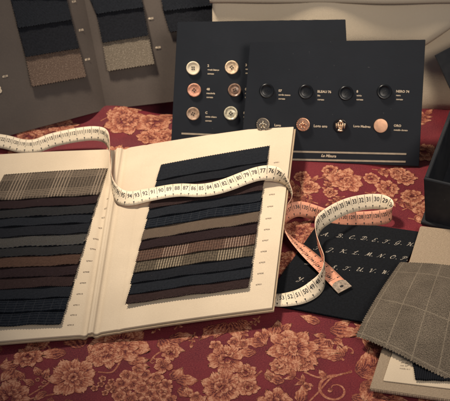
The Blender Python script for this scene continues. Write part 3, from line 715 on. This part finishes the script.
# ------------------------------------------------------------------ black box
t=NT('black_box_paper',.6,.3); t.uv(); g_=t.n.new('ShaderNodeNewGeometry'); n_=t.noise(700,detail=3); w_=t.noise(25,detail=5,rough=.7)
c=t.mix(t.ramp(w_,.35,.7),(.010,.011,.014),(.0135,.0145,.018)); ed=t.f('MULTIPLY',t.ramp(g_.outputs['Pointiness'],.53,.60),t.ramp(w_,.4,.6)); c=t.mix(t.f('MULTIPLY',ed,.15),c,(.06,.058,.055))
c=t.mix(t.f('MULTIPLY',t.ramp(t.noise(300,detail=1),.79,.82),.4),c,(.10,.095,.09)); t.col(c).bump(n_,.00006); M_BOX=t.m
yaw=rad(-21); O=P(425.3,223.5,.0); bx=V((math.cos(yaw),math.sin(yaw),0)); by=V((-math.sin(yaw),math.cos(yaw),0)); bz=V((-.15,0,1))
hB=.064; WB,DB,TB=.16,.17,.004
box=thing('gift_box',O,'open black box with tall sides standing at the right edge of the table','box')
def bx_(name,a0,a1,b0,b1,c0,c1,bev=.0006):
    m=MB(); poly=[bx*a+by*b+bz*c1 for a,b in ((a0,b0),(a1,b0),(a1,b1),(a0,b1))]; prism(m,poly,bz,c1-c0); return m.build(name,M_BOX,box,merge=1e-6,bevel=bev)
bx_('front_wall',0,WB,0,TB,.0045,hB); bx_('back_wall',0,WB,DB-TB,DB,.0045,hB); bx_('side_wall',0,TB,TB+.0001,DB-TB-.0001,.0045,hB-.0003); bx_('side_wall',WB-TB,WB,TB+.0001,DB-TB-.0001,.0045,hB-.0003)
bx_('base',-.004,WB+.004,-.004,DB+.004,.0005,.0045)
# black card leaning at top right
bc=thing('black_card',P(470,120),'plain black card with a sharp corner leaning against the beige cloth','card')
f3=Fr((440,140),(490,131),rad(30)); q=[f3.ij(*k) for k in ((435,55.5),(472,137),(560,70),(478,33))]
lo=min(k[1] for k in q)
m=MB(); prism(m,[f3.w(a,b,0) for a,b in q],f3.n,.002); rel(bc,m); m.build('card_panel',M_BOX,bc,merge=1e-6,bevel=.0004)
# ------------------------------------------------------------------ monogram card
mono=thing('monogram_card',P(340,260),'black card embroidered with rows of cream script capital letters, lying flat','monogram card')
zc=.0030; poly=[P(262,302.5,zc),P(373,323.5,zc),P(423,232,zc),P(322,217.5,zc)]
def rcorner(poly,r=.004):
    out=[]
    n=len(poly)
    for i in range(n):
        p0,p,p1=poly[i-1],poly[i],poly[(i+1)%n]; a=p+(p0-p).normalized()*r; b=p+(p1-p).normalized()*r
        for k in range(5): t_=k/4; out.append(a*(1-t_)**2+p*2*t_*(1-t_)+b*t_*t_)
    return out
m=MB(); prism(m,rcorner(poly,.001),V((0,0,1)),.0022); rel(mono,m); m.build('card_panel',fabric('black_suede_cloth',(.0035,.0045,.007),(.006,.0075,.011),'twill',.3),mono,merge=1e-6,bevel=.0003)
SC={ # script capitals as strokes in a unit box (x right, y up), slanted below
'A':[[(-.1,.1),(.05,-.02),(.3,.3),(.75,1),(.72,.4),(.78,0),(.95,.05)],[(.15,.35),(.45,.45),(.85,.42)]],
'B':[[(.45,.95),(.35,.4),(.2,0),(.0,.1)],[(.1,.7),(.3,1),(.75,1),(.8,.7),(.45,.52),(.8,.4),(.75,.05),(.35,-.02),(.25,.12)]],
'C':[[(.6,.75),(.75,.9),(.6,1),(.3,.75),(.15,.3),(.3,0),(.6,.05),(.85,.3)]],
'D':[[(.5,.9),(.4,.4),(.15,.05),(.0,.12),(.2,.1),(.5,-.02),(.85,.35),(.8,.85),(.45,1),(.1,.85),(.05,.65)]],
'E':[[(.7,.8),(.65,1),(.35,.9),(.35,.6),(.55,.52),(.2,.4),(.1,.12),(.35,0),(.7,.2)]],
'F':[[(.1,.75),(.3,.95),(.6,.88),(1,1)],[(.65,.88),(.5,.4),(.3,0),(.05,.02),(.0,.2)],[(.35,.45),(.75,.5)]],
'G':[[(.7,.78),(.75,.95),(.55,1),(.25,.7),(.15,.3),(.35,.1),(.7,.4),(.75,.55),(.65,.1),(.35,-.25),(.05,-.1)]],
'H':[[(.0,.8),(.2,1),(.35,.85),(.25,.3),(.05,0)],[(.95,1),(.75,.7),(.65,.2),(.8,0),(1,.15)],[(.1,.4),(.4,.55),(.8,.5)]],
'I':[[(.15,.75),(.4,1),(.75,.95),(.55,.5),(.4,.05),(.1,.0),(.0,.2)]],
'J':[[(.1,.75),(.35,1),(.8,.95),(.6,.4),(.4,-.2),(.1,-.3),(.05,-.05),(.6,.2)]],
'K':[[(.05,.8),(.25,1),(.35,.85),(.25,.3),(.05,0)],[(.95,1),(.6,.75),(.35,.5),(.6,.4),(.75,.05),(1,.1)]],
'L':[[(.1,.65),(.5,.75),(.75,1),(.55,.95),(.4,.5),(.25,.1),(.0,.05),(.3,.1),(.6,-.02),(.9,.2)]],
'M':[[(-.1,.05),(.05,.1),(.35,.95),(.35,.1),(.75,1),(.72,.1),(.9,0),(1.05,.15)]],
'N':[[(-.1,.05),(.05,.1),(.35,.95),(.55,.05),(.6,.1),(.85,.95),(1.05,1)]],
'O':[[(.5,1),(.2,.75),(.1,.3),(.35,0),(.7,.2),(.85,.7),(.6,1),(.4,.8),(.75,.75)]],
'P':[[(.5,.9),(.35,.4),(.15,0),(.0,.1)],[(.05,.65),(.3,1),(.8,.95),(.8,.6),(.4,.45)]],
'Q':[[(.2,.7),(.5,1),(.85,.8),(.7,.4),(.3,.0),(.05,.05),(.25,.15),(.6,-.05),(.95,.1)]],
'R':[[(.5,.9),(.35,.4),(.15,0),(.0,.1)],[(.05,.65),(.3,1),(.8,.95),(.75,.6),(.4,.5),(.6,.4),(.75,0),(1,.1)]],
'S':[[(-.1,.1),(.4,.5),(.75,.95),(.5,1),(.4,.7),(.6,.35),(.45,0),(.15,.05),(.1,.25)]],
'T':[[(.1,.7),(.25,.95),(.6,.88),(1,1)],[(.65,.88),(.5,.4),(.35,.05),(.1,.0),(.0,.18)]],
'U':[[(.0,.75),(.2,1),(.3,.8),(.15,.2),(.35,0),(.65,.3),(.85,1),(.75,.2),(.9,0),(1.05,.15)]],
'V':[[(.0,.75),(.2,1),(.3,.7),(.3,.0),(.6,.4),(.8,.95),(1.0,.95)]],
'W':[[(.0,.75),(.15,1),(.22,.7),(.2,.0),(.5,.9),(.55,.0),(.85,.5),(1.0,1)]],
'Y':[[(.0,.75),(.2,1),(.3,.75),(.35,.45),(.6,.5),(.85,1),(.7,.4),(.4,-.25),(.1,-.2),(.3,.05)]],
'Z':[[(.1,.75),(.35,.98),(.8,.9),(.5,.5),(.1,.05),(.5,.1),(.7,-.2),(.3,-.35),(.3,-.1),(.9,.2)]]}
M_EMB=plainmat('cream_embroidery_thread',(.50,.44,.36),.6,0,.3)
def cr(P_,n=5):
    out=[]
    for i in range(len(P_)-1):
        p0=P_[max(0,i-1)];p1=P_[i];p2=P_[i+1];p3=P_[min(len(P_)-1,i+2)]
        for k in range(n):
            t_=k/n; out.append(tuple(.5*((2*b)+(c-a)*t_+(2*a-5*b+4*c-d)*t_*t_+(3*b-a-3*c+d)*t_**3) for a,b,c,d in zip(p0,p1,p2,p3)))
    out.append(tuple(P_[-1])); return out
rdx=(P(410,244,zc)-P(325,234,zc)).normalized(); rdy=V((-rdx.y,rdx.x,0))
def letter(ch,px,py,sz=.0050):
    em=MB(); o=P(px,py,zc+.0002)
    def put(x,y,h): x=(x-.5)+(y-.4)*.45; return o+rdx*(x*sz*1.12)+rdy*(y-.4)*sz*1.1+V((0,0,h))
    for st in SC[ch]:
        pts=cr(st,5); n=len(pts)
        for i in range(n-1):
            (xa_,ya_),(xb_,yb_)=pts[i],pts[i+1]; dx,dy=xb_-xa_,yb_-ya_; l=math.hypot(dx,dy) or 1
            wv=.028+.045*abs(dy/l)*(1 if dy<0 else .5); nx_,ny_=-dy/l*wv,dx/l*wv
            e=.01
            A_=[put(xa_+nx_,ya_+ny_,0),put(xa_,ya_,.0004),put(xa_-nx_,ya_-ny_,0)]; B_=[put(xb_+nx_+dx*e,yb_+ny_,0),put(xb_,yb_,.0004),put(xb_-nx_,yb_-ny_,0)]
            em.quad([A_[0],A_[1],B_[1],B_[0]]); em.quad([A_[1],A_[2],B_[2],B_[1]])
    d=.07
    em.quad([put(1.25+d*math.cos(a*math.pi/4),.02+d*math.sin(a*math.pi/4),.0003) for a in range(8)])
    rel(mono,em).build('embroidered_letter',M_EMB,mono)
for s_,pts in (('ABCDEFGH',[(325,234.5),(339.5,236),(352,237.5),(364,238.5),(375,240.3),(386,241.8),(398,243),(410,244.5)]),
  ('IJKLMNOP',[(317,248.5),(330,250.2),(343,251.5),(355.5,253),(369,254.5),(381,256),(393,257.3),(404,258.6)]),
  ('QRSTUVW',[(308,263),(322,265),(334,267.6),(346.5,268.7),(359.5,269.7),(372,271),(385,272.5)]),('YZ',[(300,279.5),(311,281.5)])):
    for ch,(x,y) in zip(s_,pts): letter(ch,x,y)
# ------------------------------------------------------------------ linen sample book, lower right
t=NT('natural_linen',.9,.15); u,v=t.uv(); w1=t.f('SINE',t.f('MULTIPLY',t.f('ADD',u,t.f('MULTIPLY',t.noise(200,t.uvo),.0006)),2*math.pi/.0014)); w2=t.f('SINE',t.f('MULTIPLY',v,2*math.pi/.0014))
nn=t.noise(500,t.scalev(t.uvo,(1,3,1)),3,.7)
t.col(t.mix(t.ramp(t.f('ADD',t.f('MULTIPLY',t.f('MULTIPLY',w1,w2),.6),t.f('MULTIPLY',nn,1.4)),.2,1.3),(.25,.18,.12),(.55,.43,.31))).bump(t.f('ADD',t.f('MULTIPLY',w1,w2),nn),.0003); M_LIN=t.m
lin=thing('linen_sample_book',P(410,330),'linen-covered sample board with a cream page, under the grey check fabric','sample book')
zl=.0078
BLc,TLc=P(369.5,388.5,zl),P(420.5,225.5,zl); ud=(P(450,400,zl)-BLc).normalized()
m=MB(); prism(m,rcorner([BLc,BLc+ud*.2,TLc+ud*.2,TLc],.002),V((0,0,1)),.0040); rel(lin,m); m.build('cover_board',M_LIN,lin,merge=1e-6,bevel=.0007)
zp=zl+.0012; a,b,c=P(383,380.5,zp),P(450,388.5,zp),P(399,332,zp); ud2=(b-a).normalized()
m=MB(); prism(m,rcorner([a,a+ud2*.16,c+ud2*.16,c],.0015),V((0,0,1)),.0010); rel(lin,m); m.build('page',M_PAGE,lin,merge=1e-6,bevel=.0002)
m=MB()
pup=(c-a).normalized()
for i,l in enumerate(['lana pura 100%','peso gr. 260','art. 4812','col. 07','made in Italy']):
    o=P(402.2-i*.6,356.5+i*2.9,zp+.0002); put_text(m,l[:8+i%3],lambda x,y:o+ud2*x+pup*y,.0026,.0,0,'L')
rel(lin,m).build('printed_text',bpy.data.materials['grey_brown_ink'],lin)
cc=[P(409,335,zp),P(470,342,zp),P(470,383,zp),P(415,381.5,zp)]
def pos(a,b,h): q=lerp2(cc,a,b); return V((q.x,q.y,zp+h))
swatch(pos,0,1,.001,.0035,fabric('black_ribbed_cloth',(.006,.007,.010),(.022,.024,.030),'rib'),'fabric_swatch',lin,wid=.065,hgt=.06,root=lin,thick=.0022,tooth=.0012,pitch=.0026,label='black ribbed swatch')
# grey check fabric over it
M_WIN=fabric('grey_windowpane_wool',(.04,.032,.025),(.50,.41,.30),'windowpane',.40,(.33,.265,.20))
tw=thing('fabric_piece',P(400,320),'loose grey wool fabric piece with pale windowpane check and pinked edges','fabric')
cz=[P(400,261,.014),P(500,272,.020),P(500,391,.024),P(355,335,.013)]
def pos(a,b,h):
    q=lerp2(cz,a,b); bow=.012*math.sin(math.pi*min(1,a*.9))*b   # front edge bows toward the viewer
    z=h+.0055*math.sin(a*5.0+b*1.2-.6)*(.3+.7*b)+.004*math.exp(-((b-.35)/.25)**2)*min(1,a*3)-.0055*max(0,b-.85)/.15*(1-.3*a)
    return V((q.x-bow*.2,q.y-bow*.25+.004*math.sin(b*math.pi)*(1-a),q.z+z))
swatch(pos,0,1,.0,.0,M_WIN,'woven_cloth',tw,wid=.125,hgt=.115,root=tw,thick=.0014,tooth=.0012,pitch=.0027,back=True)
# ------------------------------------------------------------------ measuring tape
# stations: px, py, z, roll (orange face: 0 = up, 180 = down i.e. cream up)
STN=[(-30,138,.008,150),(3,141.5,.010,146),(21,146,.010,146),(36,146,.011,144),(53,140,.014,142),(80,134.5,.019,138),(97,133.5,.021,130),(106,137,.022,110),(109.8,148,.022,93),(110.3,168,.021,92),(112.5,185,.019,98),(119,196,.019,125),(130,198.5,.0205,150),(143,196,.0225,160),(157,193.3,.026,164),
 (170,191,.0285,164),(183,190,.030,164),(197,190.6,.031,164),(212,189,.0325,164),(228,184.5,.0345,163),(244,178.3,.0365,162),(257,174,.0385,156),(268,172.8,.040,140),(279,175.5,.040,108),(287,184,.034,78),(291.8,195,.025,80),(290.5,205,.016,88),(285,213,.0085,110),
 (276,226,.0045,150),(262,250,.0035,178),(258,275,.0035,180),(266,296,.0042,180),(276,300,.0055,178),(290,299,.0065,172),(303,295.5,.0075,160),(315,288,.0095,140),(322.5,278,.012,110),(324.6,263,.016,97),(320,249,.019,97),(316.5,236,.020,100),(319,223.5,.022,116),(330,214.5,.0255,128),
 (346,206.5,.0235,134),(362,202.5,.0195,134),(378,201.5,.017,130),(388,204.5,.016,112),(392.3,210.5,.0145,92),(389,215.5,.0125,72),(377,218,.0100,60),(360,219.2,.0085,60),(343,219.5,.0078,60),(326,216.5,.0080,58),(310,211.2,.0105,55),(299,208.8,.014,52),(290,211.5,.014,60),(284.3,219,.013,78),(285.5,229,.0125,68),(293,239.5,.0115,40),(303,249,.010,20),(313,258.5,.009,10),(323,268,.0075,6),(334,279,.0062,3),(345,290,.0056,0)]
pts=[]
for (x,y,z,r) in STN: p=P(x,y,z); pts.append((p.x,p.y,p.z,r))
dense=cr(pts,14)
path=[V(d[:3]) for d in dense]; rolls=[d[3] for d in dense]
cum=[0]
for i in range(1,len(path)): cum.append(cum[-1]+(path[i]-path[i-1]).length)
LEN=cum[-1]; NS=int(LEN/.0015); res=[]; j=0
for k in range(NS+1):
    s_=LEN*k/NS
    while j<len(cum)-2 and cum[j+1]<s_: j+=1
    f_=(s_-cum[j])/max(1e-9,cum[j+1]-cum[j]); res.append((path[j].lerp(path[j+1],f_),rolls[j]*(1-f_)+rolls[j+1]*f_))
# smooth
for _ in range(6):
    res=[res[0]]+[((res[i-1][0]+res[i][0]*2+res[i+1][0])/4,(res[i-1][1]+2*res[i][1]+res[i+1][1])/4) for i in range(1,len(res)-1)]+[res[-1]]
frm=[]
for i,(p,r) in enumerate(res):
    T=(res[min(i+3,NS)][0]-res[max(0,i-3)][0]).normalized(); Sd=V((0,0,1)).cross(T).normalized(); U2=T.cross(Sd); r=rad(r)
    n=U2*math.cos(r)+Sd*math.sin(r); w=n.cross(T); frm.append((p,n,w))   # w: across
cum=[0]
for i in range(1,NS+1): cum.append(cum[-1]+(frm[i][0]-frm[i-1][0]).length)
LEN=cum[-1]; TW=.0083
def tape(s_,w,h):
    x=max(0,min(NS-1e-6,s_/LEN*NS)); i=int(x); f_=x-i; a,b=frm[i],frm[i+1]
    n=a[1].lerp(b[1],f_); return a[0].lerp(b[0],f_)+a[2].lerp(b[2],f_)*w+n*h
tape_root=thing('measuring_tape',P(275,300),'double-sided cream and orange measuring tape looping over the open book and card','measuring tape')
M_CT=paper('cream_tape_vinyl',(.66,.55,.40),(.74,.62,.46),.45,500,.00004); M_OT=paper('orange_tape_vinyl',(.62,.27,.17),(.70,.33,.215),.45,500,.00004)
TH=.00022
nS=int(LEN/.002)
m=MB(); m.grid(lambda a,b:tape(a*LEN,(b*2-1)*TW,TH),nS,4,flip=True)
for w_ in (-1,1):
    for i in range(nS):
        a0,a1=LEN*i/nS,LEN*(i+1)/nS; q=[tape(a0,w_*TW,TH),tape(a1,w_*TW,TH),tape(a1,w_*TW,0),tape(a0,w_*TW,0)]; m.quad(q if w_<0 else q[::-1])
rel(tape_root,m).build('orange_side',M_OT,tape_root,smooth=True,merge=1e-6)
m=MB(); m.grid(lambda a,b:tape(a*LEN,(b*2-1)*TW,-TH),nS,4)
for w_ in (-1,1):
    for i in range(nS):
        a0,a1=LEN*i/nS,LEN*(i+1)/nS; q=[tape(a0,w_*TW,0),tape(a1,w_*TW,0),tape(a1,w_*TW,-TH),tape(a0,w_*TW,-TH)]; m.quad(q if w_<0 else q[::-1])
rel(tape_root,m).build('cream_side',M_CT,tape_root,smooth=True,merge=1e-6)
# markings. Cream: text runs along +T, top toward ... chosen so it reads upright; orange runs along -T
def marks(side):
    mb=MB(); h=TH+.00008
    if side=='cream': hh=-h; sx=1
    else: hh=h; sx=-1
    # across sign giving "up": test on a middle station of cream run on the book
    sg=SG[side]
    PT=.0088; n=int(LEN/PT)
    for k in range(1,n):
        s0=LEN-k*PT
        num=k if side=='cream' else 151-k
        if s0<.004: continue
        def line(s1,w0,w1,t_):
            q=[(s1-t_,w0),(s1+t_,w0),(s1+t_,w1),(s1-t_,w1)]; mb.quad([tape(a,b*sg,hh) for a,b in q])
        if k<2 and side=='orange': continue
        line(s0,TW*.96,-TW*.15,.00022)
        line(s0,-TW*.55,-TW*.96,.00022)
        mb.quad([tape(s0-.0009,-TW*.45*sg,hh),tape(s0+.0009,-TW*.45*sg,hh),tape(s0,-TW*.80*sg,hh)])
        for z_ in range(1,8): q_=PT*z_/8; line(s0-q_,-TW*(.60 if z_==4 else .76),-TW*.96,.00010)
        c=s0-PT/2; body=str(num); sz=.0070 if num<100 else .0058
        put_text(mb,body,lambda x,y:tape(c+sx*x*.82,(TW*.30+y)*sg,hh),sz,.018)
    return mb
# decide 'up' direction: on the cream run over the book (station 17) up must point away from the viewer (+y)
def upsign(px,py):
    best=min(range(NS+1),key=lambda i:(proj(frm[i][0])[0]-px)**2+(proj(frm[i][0])[1]-py)**2)
    return 1 if frm[best][2].dot(UP)>0 else -1
SG={'cream':upsign(183,190),'orange':upsign(360,214.5)}
M_INK=plainmat('black_tape_print',(.02,.016,.014),.6)
rel(tape_root,marks('cream')).build('cream_side_numbers',M_INK,tape_root); rel(tape_root,marks('orange')).build('orange_side_numbers',M_INK,tape_root)
# metal end
M_TIP=plainmat('aged_brass',(.62,.48,.36),.4,.9,.5,0,.2,300)
m=MB(); L1=.0135
for h in (TH+.0004,-TH-.0003):
    m.grid(lambda a,b:tape(LEN-L1*(1-a)*(1-.25*abs(b*2-1)**3)+0*b,(b*2-1)*(TW+.0004),h),8,8,flip=(h>0))
for w_ in (-1,1):
    q=[tape(LEN-L1*.75,w_*(TW+.0004),TH+.0004),tape(LEN,w_*(TW+.0004),TH+.0004),tape(LEN,w_*(TW+.0004),-TH-.0003),tape(LEN-L1*.75,w_*(TW+.0004),-TH-.0003)]; m.quad(q)
m.quad([tape(LEN,-(TW+.0004),TH+.0004),tape(LEN,(TW+.0004),TH+.0004),tape(LEN,(TW+.0004),-TH-.0003),tape(LEN,-(TW+.0004),-TH-.0003)])
tip=rel(tape_root,m).build('metal_tip',M_TIP,tape_root)
m=MB(); m.quad([tape(LEN-.0055+.0013*math.cos(a*math.pi/8),.0022*math.sin(a*math.pi/8),TH+.0006) for a in range(16)]); rel(tape_root,m).build('rivet',M_HOLE,tip)
# ------------------------------------------------------------------ light
wd=bpy.data.worlds.new('World'); S.world=wd; wd.use_nodes=True; bg=wd.node_tree.nodes['Background']; bg.inputs[0].default_value=(.50,.56,.70,1); bg.inputs[1].default_value=.27
def area(name,loc,tgt,size,power,color):
    l=bpy.data.lights.new(name,'AREA'); l.shape='DISK'; l.size=size; l.energy=power; l.color=color
    o=bpy.data.objects.new(name,l); COL.objects.link(o); o.location=loc; o.rotation_euler=(V(tgt)-V(loc)).to_track_quat('-Z','Y').to_euler(); return o
l=bpy.data.lights.new('key_lamp','SPOT'); l.energy=112; l.color=(1,.87,.70); l.spot_size=rad(40); l.spot_blend=1.0; l.shadow_soft_size=.09
o=bpy.data.objects.new('key_lamp',l); COL.objects.link(o); o.location=(-.46,.40,1.18); o.rotation_euler=(V((.09,.05,0))-V(o.location)).to_track_quat('-Z','Y').to_euler()
l=bpy.data.lights.new('fill_lamp','SPOT'); l.energy=46; l.color=(1,.88,.74); l.spot_size=rad(39); l.spot_blend=1.0; l.shadow_soft_size=.25
o=bpy.data.objects.new('fill_lamp',l); COL.objects.link(o); o.location=(.50,-.85,1.0); o.rotation_euler=(V((.05,.07,.03))-V(o.location)).to_track_quat('-Z','Y').to_euler()
S.view_settings.view_transform='Standard'; S.view_settings.look='None'; S.view_settings.exposure=0; S.view_settings.gamma=1
S.render.engine='CYCLES'
